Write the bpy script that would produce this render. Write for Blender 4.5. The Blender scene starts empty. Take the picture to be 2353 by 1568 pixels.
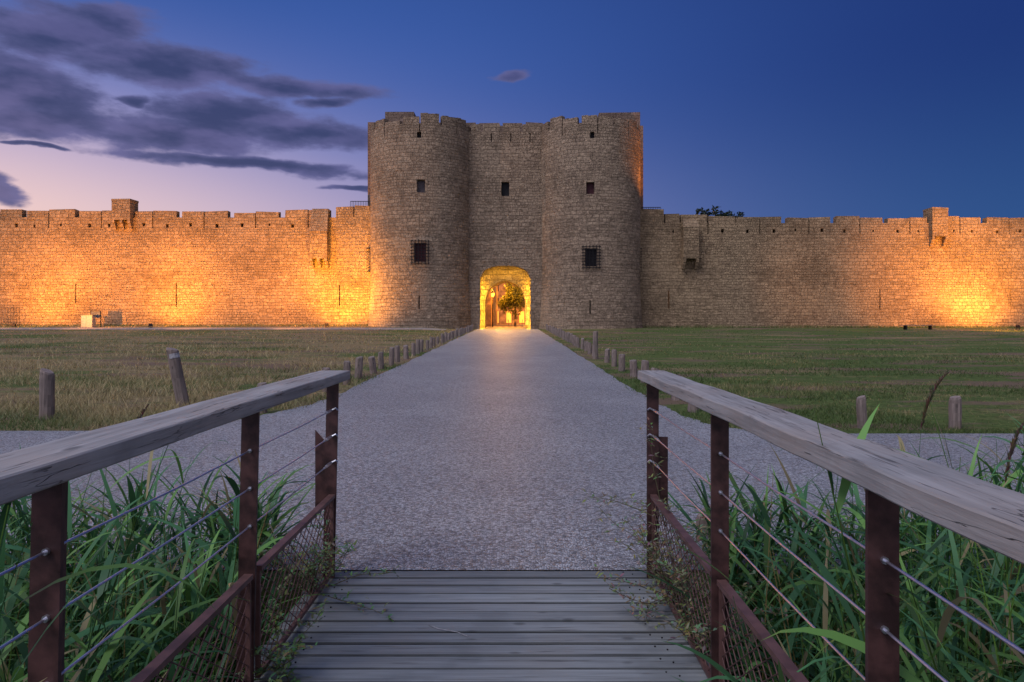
import bpy, math, random
import numpy as np
from mathutils import Vector
random.seed(7); rng=np.random.default_rng(7)
S=bpy.context.scene; C=S.collection
F=1569.0; H=1.5; PI=math.pi
def PX(px,Y): return (px-1182)*Y/F
def PZ(py,Y): return H-(py-735)*Y/F
def sst(a,b,x):
    t=min(1,max(0,(x-a)/(b-a))); return t*t*(3-2*t)

# ------------------------------------------------------------ terrain
LY=[4.0,9.12,9.17,9.5,10,11,12,13,20,40,66,140]
LX=[-75,-75,-5.2,-4.5,-4.1,-3.75,-3.5,-3.4,-3.42,-3.5,-3.5,-3.5]
RY=[4.0,8.9,8.95,9.3,9.8,10.6,12,13,20,40,66,140]
RX=[75,75,3.5,3.05,2.75,2.6,2.5,2.47,2.42,2.35,2.2,2.2]
def gz(x,y):
    z=0.0108*(min(y,66.0)-9.2) if y>9.2 else 0.0
    s=sst(3.6,8,abs(x+0.6)); z+=s*sst(52,65,y)*(0.27 if x<0 else 0.12)
    if y<4.0: z-=0.95*(1-sst(3.0,4.0,y))
    return z

# ------------------------------------------------------------ mesh helpers
class MB:
    def __init__(s): s.v=[];s.f=[];s.uv=[];s.t=[]
    def face(s,pts,uv=None,t=1.0):
        b=len(s.v); s.v+= [tuple(p) for p in pts]; s.f.append(tuple(range(b,b+len(pts))))
        if uv is None:
            a,b2,c=Vector(pts[0]),Vector(pts[1]),Vector(pts[2])
            n=(b2-a).cross(c-a)
            if abs(n.z)>abs(n.x) and abs(n.z)>abs(n.y): uv=[(p[0],p[1]) for p in pts]
            elif abs(n.x)>abs(n.y): uv=[(p[1]+.37,p[2]) for p in pts]
            else: uv=[(p[0],p[2]) for p in pts]
        s.uv.append(uv); s.t.append(t)
    def hexa(s,p,t=1.0):
        for q in ((3,2,1,0),(4,5,6,7),(0,1,5,4),(1,2,6,5),(2,3,7,6),(3,0,4,7)):
            s.face([p[i] for i in q],t=t)
    def box(s,x0,x1,y0,y1,z0,z1,t=1.0):
        s.hexa([(x0,y0,z0),(x1,y0,z0),(x1,y1,z0),(x0,y1,z0),(x0,y0,z1),(x1,y0,z1),(x1,y1,z1),(x0,y1,z1)],t)
    def tube(s,pts,rs,n=8,cap=True,t=1.0):
        if not isinstance(rs,(list,tuple)): rs=[rs]*len(pts)
        rings=[]
        P=[Vector(p) for p in pts]
        for i,p in enumerate(P):
            d=(P[min(i+1,len(P)-1)]-P[max(i-1,0)]).normalized()
            a=Vector((0,0,1)) if abs(d.z)<.9 else Vector((1,0,0))
            u=d.cross(a).normalized(); w=d.cross(u)
            rings.append([p+(u*math.cos(2*PI*k/n)+w*math.sin(2*PI*k/n))*rs[i] for k in range(n)])
        for i in range(len(rings)-1):
            for k in range(n):
                k2=(k+1)%n
                s.face([rings[i][k],rings[i][k2],rings[i+1][k2],rings[i+1][k]],t=t)
        if cap: s.face(rings[0][::-1],t=t); s.face(rings[-1],t=t)
    def build(s,name,mat,parent=None,weld=False,smooth=False):
        me=bpy.data.meshes.new(name); me.from_pydata(s.v,[],s.f)
        ul=me.uv_layers.new(name='UVMap'); flat=[c for u in s.uv for p in u for c in p]
        ul.data.foreach_set('uv',flat)
        at=me.attributes.new('tint','FLOAT','FACE'); at.data.foreach_set('value',s.t)
        me.materials.append(mat)
        if weld:
            import bmesh
            bm=bmesh.new(); bm.from_mesh(me); bmesh.ops.remove_doubles(bm,verts=bm.verts,dist=1e-5); bm.to_mesh(me); bm.free()
        if smooth: me.polygons.foreach_set('use_smooth',[True]*len(me.polygons))
        me.update()
        o=bpy.data.objects.new(name,me); C.objects.link(o)
        if parent: o.parent=parent
        return o
def tag(o,label=None,cat=None,group=None,kind=None):
    if label:o['label']=label
    if cat:o['category']=cat
    if group:o['group']=group
    if kind:o['kind']=kind
    return o
def empty(name,loc=(0,0,0),rz=0):
    o=bpy.data.objects.new(name,None); C.objects.link(o); o.location=loc; o.rotation_euler=(0,0,rz); o.empty_display_size=.3
    return o
def mesh_np(name,verts,faces,cols,mat,parent=None):
    me=bpy.data.meshes.new(name); n=len(faces); k=faces.shape[1]
    me.vertices.add(len(verts)); me.vertices.foreach_set('co',np.asarray(verts,dtype=np.float32).ravel())
    me.loops.add(n*k); me.loops.foreach_set('vertex_index',faces.astype(np.int32).ravel())
    me.polygons.add(n); me.polygons.foreach_set('loop_start',np.arange(0,n*k,k,dtype=np.int32))
    ca=me.color_attributes.new('col','FLOAT_COLOR','POINT')
    c4=np.ones((len(verts),4),dtype=np.float32); c4[:,:3]=cols; ca.data.foreach_set('color',c4.ravel())
    me.materials.append(mat); me.update(calc_edges=True); me.validate()
    o=bpy.data.objects.new(name,me); C.objects.link(o)
    if parent:o.parent=parent
    return o

# ------------------------------------------------------------ materials
class NT:
    def __init__(s,tree): s.t=tree; s.n=tree.nodes; s.l=tree.links
    def new(s,ty,**k):
        n=s.n.new(ty)
        for a,b in k.items(): setattr(n,a,b)
        return n
    def put(s,sock,v):
        if isinstance(v,bpy.types.NodeSocket): s.l.new(v,sock)
        elif v is not None: sock.default_value=v
    def m(s,op,a,b=None,c=None,clamp=False):
        n=s.new('ShaderNodeMath',operation=op); n.use_clamp=clamp
        s.put(n.inputs[0],a)
        if b is not None:s.put(n.inputs[1],b)
        if c is not None:s.put(n.inputs[2],c)
        return n.outputs[0]
    def step(s,v,a,b,o0=0.0,o1=1.0):
        n=s.new('ShaderNodeMapRange',interpolation_type='SMOOTHSTEP'); s.put(n.inputs[0],v)
        n.inputs[1].default_value=a;n.inputs[2].default_value=b;n.inputs[3].default_value=o0;n.inputs[4].default_value=o1
        return n.outputs[0]
    def mix(s,f,a,b,bt='MIX'):
        n=s.new('ShaderNodeMix',data_type='RGBA',blend_type=bt)
        s.put(n.inputs[0],f)
        for i,v in ((6,a),(7,b)):
            if isinstance(v,tuple): v=(*v[:3],1)
            s.put(n.inputs[i],v)
        return n.outputs[2]
    def noise(s,vec,scale,detail=4,rough=.55,dist=0):
        n=s.new('ShaderNodeTexNoise'); s.put(n.inputs['Vector'],vec)
        n.inputs['Scale'].default_value=scale;n.inputs['Detail'].default_value=detail;n.inputs['Roughness'].default_value=rough;n.inputs['Distortion'].default_value=dist
        return n.outputs['Fac']
    def mapping(s,vec,scale=(1,1,1),loc=(0,0,0)):
        n=s.new('ShaderNodeMapping'); s.put(n.inputs[0],vec); n.inputs['Scale'].default_value=scale; n.inputs['Location'].default_value=loc
        return n.outputs[0]
    def coord(s,w='Object'): return s.new('ShaderNodeTexCoord').outputs[w]
def mat(name,rough=.8,metal=0,spec=.3):
    m=bpy.data.materials.new(name); m.use_nodes=True; n=NT(m.node_tree)
    b=m.node_tree.nodes['Principled BSDF']; b.inputs['Roughness'].default_value=rough; b.inputs['Metallic'].default_value=metal
    b.inputs['Specular IOR Level'].default_value=spec
    return m,n,b
def bump(n,b,h,strength=.5,dist=.02):
    x=n.new('ShaderNodeBump'); x.inputs['Strength'].default_value=strength; x.inputs['Distance'].default_value=dist
    n.put(x.inputs['Height'],h); n.l.new(x.outputs[0],b.inputs['Normal'])

def stone_mat(name,c1,c2,mort,rh=.43,bw=.85,bs=.09,mf=.5):
    m,n,b=mat(name,.92,0,.12)
    uv=n.coord('UV')
    nz=n.new('ShaderNodeTexNoise'); n.put(nz.inputs['Vector'],uv); nz.inputs['Scale'].default_value=1.1; nz.inputs['Detail'].default_value=3
    vm=n.new('ShaderNodeVectorMath',operation='MULTIPLY_ADD'); n.put(vm.inputs[0],nz.outputs['Color']); vm.inputs[1].default_value=(.42,.19,0); n.put(vm.inputs[2],uv)
    v=vm.outputs[0]
    def brick(rh,bw,off,ms):
        k=n.new('ShaderNodeTexBrick'); k.offset=.43; k.squash=.62; k.squash_frequency=3; k.offset_frequency=2
        n.put(k.inputs['Vector'],n.mapping(v,(1,1,1),off))
        k.inputs['Color1'].default_value=(0,0,0,1);k.inputs['Color2'].default_value=(1,1,1,1);k.inputs['Mortar'].default_value=(.5,.5,.5,1)
        k.inputs['Scale'].default_value=1;k.inputs['Mortar Size'].default_value=ms;k.inputs['Mortar Smooth'].default_value=.8
        k.inputs['Bias'].default_value=0;k.inputs['Brick Width'].default_value=bw;k.inputs['Row Height'].default_value=rh
        return k
    k1=brick(rh,bw,(0,0,0),.020); k2=brick(rh*.74,bw*.62,(.3,.11,0),.018)
    msk=n.step(n.noise(n.mapping(uv,(.16,.5,1)),1,4),.47,.53)
    rnd=n.mix(msk,k1.outputs['Color'],k2.outputs['Color'])
    fac=n.m('ADD',n.m('MULTIPLY',k1.outputs['Fac'],n.m('SUBTRACT',1,msk)),n.m('MULTIPLY',k2.outputs['Fac'],msk))
    fine=n.noise(uv,6,5,.7); big=n.noise(n.mapping(uv,(.16,.22,1)),1,5,.6); med=n.noise(uv,1.9,3,.65)
    wear=n.step(n.noise(uv,.7,4,.6),.40,.62)
    col=n.mix(rnd,c2,c1)
    col=n.mix(n.step(med,.53,.66,0,.6),col,tuple(x*.5 for x in c2))
    col=n.mix(n.step(med,.46,.32,0,.6),col,tuple(x*1.3 for x in c1))
    col=n.mix(n.step(big,.45,.7,0,.6),col,tuple(x*1.2 for x in c1))
    col=n.mix(n.step(big,.49,.30,0,.7),col,tuple(x*.42 for x in c1))
    col=n.mix(n.m('MULTIPLY',n.m('MULTIPLY',fac,mf),n.m('MULTIPLY_ADD',wear,.8,.4)),col,mort)
    col=n.mix(n.step(fine,.3,.62,.55,0),col,tuple(x*.32 for x in c2))
    n.l.new(col,b.inputs['Base Color'])
    rv=n.new('ShaderNodeRGBToBW'); n.put(rv.inputs[0],rnd)
    h=n.m('ADD',n.m('MULTIPLY',n.m('SUBTRACT',1,fac),.7),n.m('MULTIPLY',fine,1.2))
    h=n.m('ADD',h,n.m('MULTIPLY',rv.outputs[0],.7)); h=n.m('ADD',h,n.m('MULTIPLY',med,.9))
    bump(n,b,h,1.0,bs)
    return m
M={}
M['stone_wall']=stone_mat('curtain_stone',(.46,.325,.19),(.29,.20,.118),(.13,.088,.055),.33,.60,.12,.65)
M['stone_tower']=stone_mat('tower_stone',(.47,.345,.23),(.285,.205,.138),(.12,.088,.062),.35,.60,.16,.65)
M['stone_keep']=stone_mat('keep_stone',(.30,.21,.155),(.20,.138,.10),(.10,.07,.05),.42,.8,.08)
M['stone_smooth']=stone_mat('dressed_stone',(.48,.37,.24),(.30,.22,.13),(.10,.07,.04),.5,.7,.10,.9)
def plain(name,col,rough=.8,metal=0,var=.35,scale=8,spec=.3,bs=.3):
    m,n,b=mat(name,rough,metal,spec); nn=n.noise(n.coord('Object'),scale,5)
    n.l.new(n.mix(n.step(nn,.3,.7),tuple(c*(1-var) for c in col),tuple(c*(1+var*.6) for c in col)),b.inputs['Base Color'])
    if bs: bump(n,b,nn,bs,.01)
    return m
M['dark']=plain('dark_interior',(.010,.008,.008),.6)
M['red']=plain('dark_red_shutter',(.06,.012,.015),.6)
M['grey_pane']=plain('grey_shutter',(.09,.07,.07),.5)
M['iron']=plain('dark_iron',(.02,.018,.02),.5,.6)
M['rust']=plain('brown_painted_steel',(.068,.030,.026),.5,.1,.6,14,.4,.25)
M['mesh']=plain('brown_mesh_wire',(.13,.065,.054),.5,.1,.3,14,.4,0)
M['steel']=plain('stainless_steel',(.62,.62,.66),.3,.9,.1,30,.5,0)
M['white']=plain('white_painted_panel',(.33,.32,.31),.6,0,.2)
M['cafe']=plain('cane_furniture',(.25,.17,.10),.6,0,.15)
M['band']=plain('worn_white_paint',(.40,.38,.37),.7,0,.4,25)
M['greymetal']=plain('grey_galvanised',(.12,.12,.13),.5,.4)
M['bark']=plain('bark',(.09,.065,.05),.9,0,.5,6)
M['roof']=plain('clay_roof',(.3,.12,.06),.9,0,.4,3)
M['plaster']=plain('warm_plaster',(.34,.20,.10),.9,0,.55,1.2)
M['paint']=plain('road_paint',(.7,.7,.68),.8,0,.1)
def emis(name,col,st):
    m,n,b=mat(name); b.inputs['Base Color'].default_value=(*col,1); b.inputs['Emission Color'].default_value=(*col,1); b.inputs['Emission Strength'].default_value=st
    return m
M['lamp']=emis('lit_lamp_glass',(1,.42,.05),4)
M['litwin']=emis('lit_window',(1,.42,.06),1.2)
def wood(name,base,axis,sc=1.0,gs=26,warm=.4,gl=.3,gh=.7,crt=(.60,.70),gb=.7,crs=80,split=False):
    m,n,b=mat(name,.75,0,.25); o=n.coord('Object')
    s=[gs,gs,gs]; s[axis]=1.6
    g=n.noise(n.mapping(o,tuple(s)),1*sc,6,.65,.3)
    s2=[crs,crs,crs]; s2[axis]=3.0
    cr=n.noise(n.mapping(o,tuple(s2)),1*sc,3,.6,.15)
    big=n.noise(o,2.6,4)
    vo=n.new('ShaderNodeTexVoronoi'); s3=[7,7,7]; s3[axis]=3.2; n.put(vo.inputs['Vector'],n.mapping(o,tuple(s3),(.4,.3,.1))); vo.inputs['Scale'].default_value=1
    knot=n.step(vo.outputs['Distance'],.14,.05)
    col=n.mix(n.step(g,gl,gh),tuple(c*.60 for c in base),tuple(c*1.2 for c in base))
    col=n.mix(n.step(big,.4,.7,0,warm),col,(base[0]*1.0,base[1]*.84,base[2]*.72))
    col=n.mix(n.step(big,.48,.3,0,.45),col,tuple(c*.55 for c in base))
    col=n.mix(n.step(cr,crt[0],crt[1],0,.7),col,tuple(c*.22 for c in base))
    col=n.mix(n.m('MULTIPLY',knot,.7),col,tuple(c*.3 for c in base))
    ht=n.m('SUBTRACT',g,n.m('MULTIPLY',n.step(cr,crt[0],crt[1]),1.4))
    if split:
        s4=[11,11,11]; s4[axis]=.9
        sp=n.noise(n.mapping(o,tuple(s4),(3,1,2)),1,4,.6,.3)
        ln=n.step(n.m('ABSOLUTE',n.m('SUBTRACT',sp,.5)),.007,.0)
        ln=n.m('MULTIPLY',ln,n.step(big,.46,.60)); col=n.mix(n.m('MULTIPLY',ln,.7),col,tuple(c*.15 for c in base)); ht=n.m('SUBTRACT',ht,n.m('MULTIPLY',ln,1.5))
        st=n.noise(o,7,5,.7); col=n.mix(n.step(st,.55,.74,0,.4),col,(base[0]*.6,base[1]*.5,base[2]*.43))
    at=n.new('ShaderNodeAttribute',attribute_name='tint'); 
    cb=n.new('ShaderNodeCombineColor'); 
    for i in range(3): n.put(cb.inputs[i],at.outputs['Fac'])
    col=n.mix(1.0,col,cb.outputs[0],'MULTIPLY')
    n.l.new(col,b.inputs['Base Color'])
    bump(n,b,ht,gb,.005)
    return m
M['rail']=wood('handrail_wood',(.345,.325,.30),1,1,30,.4,.25,.75,(.62,.72),.8,80,True)
M['plank']=wood('plank_wood',(.235,.25,.245),0,1,45,.22,.2,.8,(.60,.72),.45,75,False)
M['post']=wood('post_wood',(.23,.18,.15),2)
def leafmat(name,trans=.25,dark=.45):
    m,n,b=mat(name,.5,0,.35); a=n.new('ShaderNodeAttribute',attribute_name='col')
    c=a.outputs['Color']
    n.l.new(c,b.inputs['Base Color'])
    tr=n.new('ShaderNodeBsdfTranslucent'); n.l.new(c,tr.inputs[0]); mx=n.new('ShaderNodeMixShader'); mx.inputs[0].default_value=trans
    n.l.new(b.outputs[0],mx.inputs[1]); n.l.new(tr.outputs[0],mx.inputs[2]); n.l.new(mx.outputs[0],m.node_tree.nodes['Material Output'].inputs[0])
    return m
M['leaf']=leafmat('leaf',.3); M['grass']=leafmat('grass_blades',.35)
# ground
m,n,b=mat('field_ground',.95,0,.1); o=n.coord('Object')
a=n.noise(n.mapping(o,(.14,.3,1)),1,6,.62); f=n.noise(o,7,6,.75); sx=n.new('ShaderNodeSeparateXYZ'); n.put(sx.inputs[0],o)
side=n.step(sx.outputs[0],-4,4)
dry=n.mix(n.step(f,.3,.7),(.13,.092,.045),(.33,.25,.125)); grn=n.mix(n.step(f,.3,.7),(.045,.068,.018),(.125,.165,.045))
th=n.m('ADD',a,n.m('MULTIPLY',side,-.10))
c=n.mix(n.step(th,.40,.54),grn,dry)
c=n.mix(n.step(n.noise(n.mapping(o,(.2,.55,1),(7,3,0)),1,5,.6),.52,.60,0,.85),c,(.17,.11,.078))
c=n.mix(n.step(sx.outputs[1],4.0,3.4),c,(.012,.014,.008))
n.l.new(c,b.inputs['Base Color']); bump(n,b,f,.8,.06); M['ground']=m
# exposed aggregate path
m,n,b=mat('exposed_aggregate',.55,0,.4); o=n.coord('Object')
vo=n.new('ShaderNodeTexVoronoi'); n.put(vo.inputs['Vector'],o); vo.inputs['Scale'].default_value=62
ve=n.new('ShaderNodeTexVoronoi',feature='DISTANCE_TO_EDGE'); n.put(ve.inputs['Vector'],o); ve.inputs['Scale'].default_value=62
bw=n.new('ShaderNodeSeparateColor'); n.put(bw.inputs[0],vo.outputs['Color'])
peb=n.mix(bw.outputs[0],(.15,.15,.15),(.72,.72,.71))
peb=n.mix(n.step(bw.outputs[1],.82,.92,0,.6),peb,(.32,.22,.14))
c=n.mix(n.step(ve.outputs[0],.0,.10,1,0),peb,(.06,.06,.06))
big=n.noise(n.mapping(o,(.5,.35,1)),1,5,.6); c=n.mix(n.step(big,.38,.72,.30,0),c,(.10,.10,.105))
mid=n.noise(o,22,4,.7); c=n.mix(n.step(mid,.48,.72,0,.35),c,(.60,.60,.60)); c=n.mix(n.step(mid,.48,.3,0,.6),c,(.05,.05,.053))
n.l.new(c,b.inputs['Base Color']); bump(n,b,n.m('ADD',n.step(ve.outputs[0],0,.2),n.m('MULTIPLY',mid,.6)),.8,.008); M['path']=m
M['dirt']=plain('pale_dirt',(.30,.26,.22),.95,0,.25,2)
M['asphalt']=plain('street_surface',(.20,.15,.11),.8,0,.3,3)

# ------------------------------------------------------------ ground sheets
def sheet(name,xs,ys,mt,off):
    v=[(x,y,gz(x,y)+off) for y in ys for x in xs]; nx=len(xs)
    me=bpy.data.meshes.new(name)
    me.from_pydata(v,[],[(j*nx+i,j*nx+i+1,(j+1)*nx+i+1,(j+1)*nx+i) for j in range(len(ys)-1) for i in range(nx-1)])
    me.materials.append(mt); o=bpy.data.objects.new(name,me); C.objects.link(o); tag(o,kind='structure'); return o
xs=[-900,-300,-120,-75,-60,-50,-40,-30,-20,-14,-10]+[-8.6+.55*i for i in range(9)]+[-3.5,0,2.3]+[2.4+.5*i for i in range(11)]+[10,14,20,30,40,50,60,75,120,300,900]
ys=[-200,-40,-10,-3,0,1.5,2.5,3.0]+[3.0+.1*i for i in range(1,11)]+[4.07,6,9.2,20,30,40,50,52]+[52+i for i in range(1,14)]+[66,68,80,140,300,900]
sheet('ground',xs,ys,M['ground'],-.006)
rows=sorted(set([4.07,6,8,8.9,8.95,9.12,9.17,9.2]+[9.3+.15*i for i in range(30)]+list(range(14,66,1))+[66.3,77.6]))
mb=MB(); prev=None
rj=[(random.uniform(-.05,.05),random.uniform(-.05,.05)) for _ in rows]
pts=[]
for y,j in zip(rows,rj):
    l=np.interp(y,LY,LX)+(j[0] if y>9.2 else 0); r=np.interp(y,RY,RX)+(j[1] if y>9.2 else 0)
    if y>=65.2: l,r=-3.45,1.7
    z=gz(-.6,y)+.008; pts.append(((l,y,z),(-2.2,y,z),(-.6,y,z),(1.1,y,z),(r,y,z)))
for a,b_ in zip(pts[:-1],pts[1:]):
    for i in range(4): mb.face([a[i],a[i+1],b_[i+1],b_[i]])
tag(mb.build('path',M['path']),kind='structure')
tag(sheet('dirt_track',[-80,-60,-45,-30,-20,-14,-8,-6],[58.0,58.5,59.5,60.5,61.2],M['dirt'],.015),kind='structure')

# ------------------------------------------------------------ walls with real openings
def grid_wall(mb,fn,us,vs,holes,depth=.45,panes=None):
    U=sorted(set([round(x,4) for x in us]+[round(h[i],4) for h in holes for i in (0,1)]))
    V=sorted(set([round(x,4) for x in vs]+[round(h[i],4) for h in holes for i in (2,3)]))
    for i in range(len(U)-1):
        uc=(U[i]+U[i+1])/2
        hh=[h for h in holes if h[0]<uc<h[1]]
        if not hh: vv=[x for x in V if x in set(round(q,4) for q in vs)]
        else: vv=V
        for j in range(len(vv)-1):
            vc=(vv[j]+vv[j+1])/2
            if any(h[2]<vc<h[3] for h in hh): continue
            q=[(U[i],vv[j]),(U[i+1],vv[j]),(U[i+1],vv[j+1]),(U[i],vv[j+1])]
            mb.face([fn(u,v,0) for u,v in q],uv=q)
    for k,h in enumerate(holes):
        u0,u1,v0,v1=h[:4]; c=[(u0,v0),(u1,v0),(u1,v1),(u0,v1)]
        for a in range(4):
            p,q=c[a],c[(a+1)%4]
            mb.face([fn(*p,0),fn(*p,depth),fn(*q,depth),fn(*q,0)])
        if panes is not None:
            pm=MB(); pm.face([fn(u,v,depth-.02) for u,v in c]); panes.append((h,pm))
YW=66.5
def wx(px): return PX(px,YW)
def wz(py): return PZ(py,YW)
def irregular(mb,x0,x1,y0,y1,z0,z1):
    j=lambda:random.uniform(-.06,.06)
    mb.hexa([(x0,y0,z0),(x1,y0,z0),(x1,y1,z0),(x0,y1,z0),(x0+j()*.6,y0+.02,z1+j()),(x1+j()*.6,y0+.02,z1+j()),(x1,y1,z1+j()),(x0,y1,z1+j())])
def curtain(label,xa,xb,sill,merl,slits,holes,arrows,top):
    root=empty('curtain_wall',((xa+xb)/2,YW,0.5)); tag(root,label,'wall')
    ox,oy,oz=root.location
    def L(o): o.location=(-ox,-oy,-oz); return o
    mb=MB(); panes=[]
    hj=[(x+random.uniform(-4,4),y+random.uniform(-2,2),random.uniform(.08,.15)) for x,y in holes]
    hs=[(wx(x)-.05,wx(x)+.05,sill-1.05,sill-.02) for x in slits]+[(wx(x)-r,wx(x)+r,wz(y)-r*1.3,wz(y)+r*1.3) for x,y,r in hj]+[(wx(x)-.055,wx(x)+.055,wz(y1),wz(y0)) for x,y0,y1 in arrows]
    fn=lambda u,v,d:(u,YW+d,v)
    grid_wall(mb,fn,[xa,xb],[-.4,sill],hs,.6,panes)
    mb.face([(xa,YW,sill),(xb,YW,sill),(xb,YW+.7,sill),(xa,YW+.7,sill)])
    mb.face([(xa,YW+.7,sill-1.1),(xb,YW+.7,sill-1.1),(xb,YW+.7,sill),(xa,YW+.7,sill)])
    mb.face([(xa,YW+.7,sill-1.1),(xb,YW+.7,sill-1.1),(xb,YW+2.6,sill-1.1),(xa,YW+2.6,sill-1.1)])
    mb.face([(xa,YW+2.6,-.4),(xb,YW+2.6,-.4),(xb,YW+2.6,sill-1.1),(xa,YW+2.6,sill-1.1)])
    for x in (xa,xb): mb.face([(x,YW,-.4),(x,YW+2.6,-.4),(x,YW+2.6,sill-1.1),(x,YW+.7,sill-1.1),(x,YW+.7,sill),(x,YW,sill)])
    L(mb.build('masonry',M['stone_wall'],root))
    for i,(h,pm) in enumerate(panes):
        nm='arrow_slit' if (h[3]-h[2])>.6 else 'drain_hole'
        o=L(pm.build(nm,M['litwin'] if (nm=='arrow_slit' and abs(h[0]-wx(1537))<.2) else M['dark'],root))
    for (p0,p1,t) in merl:
        mm=MB(); irregular(mm,wx(p0),wx(p1),YW-.0,YW+.68,sill,wz(t)+random.uniform(-.07,.07))
        L(mm.build('merlon',M['stone_wall'],root))
    return root,L
def corbelled(root,L,name,p0,p1,ytop,ybot,proj,ncorb,hc,roofy=None,openb=True):
    x0,x1=wx(p0),wx(p1); z1,z0=wz(ytop),wz(ybot); y0=YW-proj
    mb=MB(); t=.22
    if roofy:
        zr=wz(roofy); mb.box(x0,x1,y0,YW+.3,z0,zr)
        mb.hexa([(x0-.04,y0-.05,zr),(x1+.04,y0-.05,zr),(x1+.04,YW+.3,zr),(x0-.04,YW+.3,zr),(x0+.05,YW-.25,z1),(x1-.05,YW-.25,z1),(x1-.05,YW+.3,z1),(x0+.05,YW+.3,z1)])
    else:
        mb.box(x0,x1,y0,YW+.9,z0,z1-.16); irregular(mb,x0-.03,x1+.03,y0-.03,YW+.93,z1-.16,z1)
    o=L(mb.build(name,M['stone_wall'],root))
    for k in range(ncorb):
        w=.26; xc=x0+w/2+(x1-x0-w)*k/max(1,ncorb-1)
        c=MB(); n=3
        for q in range(n):
            c.box(xc-w/2+.01,xc+w/2-.01,YW-proj*(1-(q)/n*.85),YW+.1,z0-hc*(q+1)/n,z0-hc*q/n-.004)
        cc=c.build('corbel',M['stone_wall'],o)
    d=MB(); d.box(x0+.26,x1-.26,YW-proj+.25,YW-.01,z0-.03,z0-.004); dd=d.build('machicolation_opening',M['dark'],o)
    return o
mer=[(0,50,483),(62,111,483),(113,172,483),(182,232,485),(234,262,485),(310,350,485),(352,405,485),(418,468,486),(470,523,487),(538,586,487),(588,640,488),(655,707,482),(709,757,482),(772,812,475),(814,862,475)]
px=-12
for k in range(8):
    mer+= [(px-52,px,483),(px-106,px-54,484)]; px-=118
lw,LL=curtain('long crenellated stone wall left of the gate towers, glowing orange from floodlights',-58,-13.2,wz(500),mer,
  [112,233,351,469,587,708,-66,-184,-302,-420],[(x,518) for x in (34,75,142,208,248,328,381,438,500,557,617,675,-30,-95,-150)],[(174,652,698),(405,650,705),(780,655,703)],483)
corbelled(lw,LL,'turret',264,306,460,507,.55,3,.9)
corbelled(lw,LL,'brattice',718,757,481,596,.95,3,.85,roofy=535)
mer=[(1466,1526,481),(1529,1562,490),(1565,1625,494),(1628,1690,497),(1692,1745,498),(1747,1795,498),(1810,1858,499),(1860,1908,499),(1922,1975,499),(1977,2028,500),(2040,2090,500),(2092,2130,500),(2172,2205,499),(2207,2253,499),(2268,2318,500),(2320,2372,500)]
px=2384
for k in range(7):
    mer+= [(px,px+52,500),(px+54,px+106,500)]; px+=118
rw,RL=curtain('long crenellated stone wall right of the gate towers, dim with one bright orange pool at its far right',11.5,80,wz(513),mer,
  [1627,1746,1859,1976,2091,2206,2319,2437,2555],[(x,531) for x in (1545,1660,1715,1775,1830,1890,1940,2005,2060,2110,2190,2235,2290,2345)],[(1537,668,710),(2022,665,712),(2322,665,705)],499)
corbelled(rw,RL,'turret',2134,2170,479,545,.6,2,.95)
corbelled(rw,RL,'brattice',1566,1601,505,596,.85,2,.95,roofy=525)
def guard(root,L,p0,p1,yt,yb):
    g=MB(); x0,x1=wx(p0),wx(p1); n=int((x1-x0)/.16); yy=YW+.9
    for k in range(n+1):
        x=x0+(x1-x0)*k/n; g.box(x-.018,x+.018,yy,yy+.03,wz(yb),wz(yt))
    g.box(x0,x1,yy-.004,yy+.035,wz(yt),wz(yt)+.06); g.box(x0,x1,yy-.004,yy+.035,wz(yb),wz(yb)+.05)
    L(g.build('guard_rail',M['iron'],root))
guard(lw,LL,800,846,460,478); guard(rw,RL,1478,1523,474,484)

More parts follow.
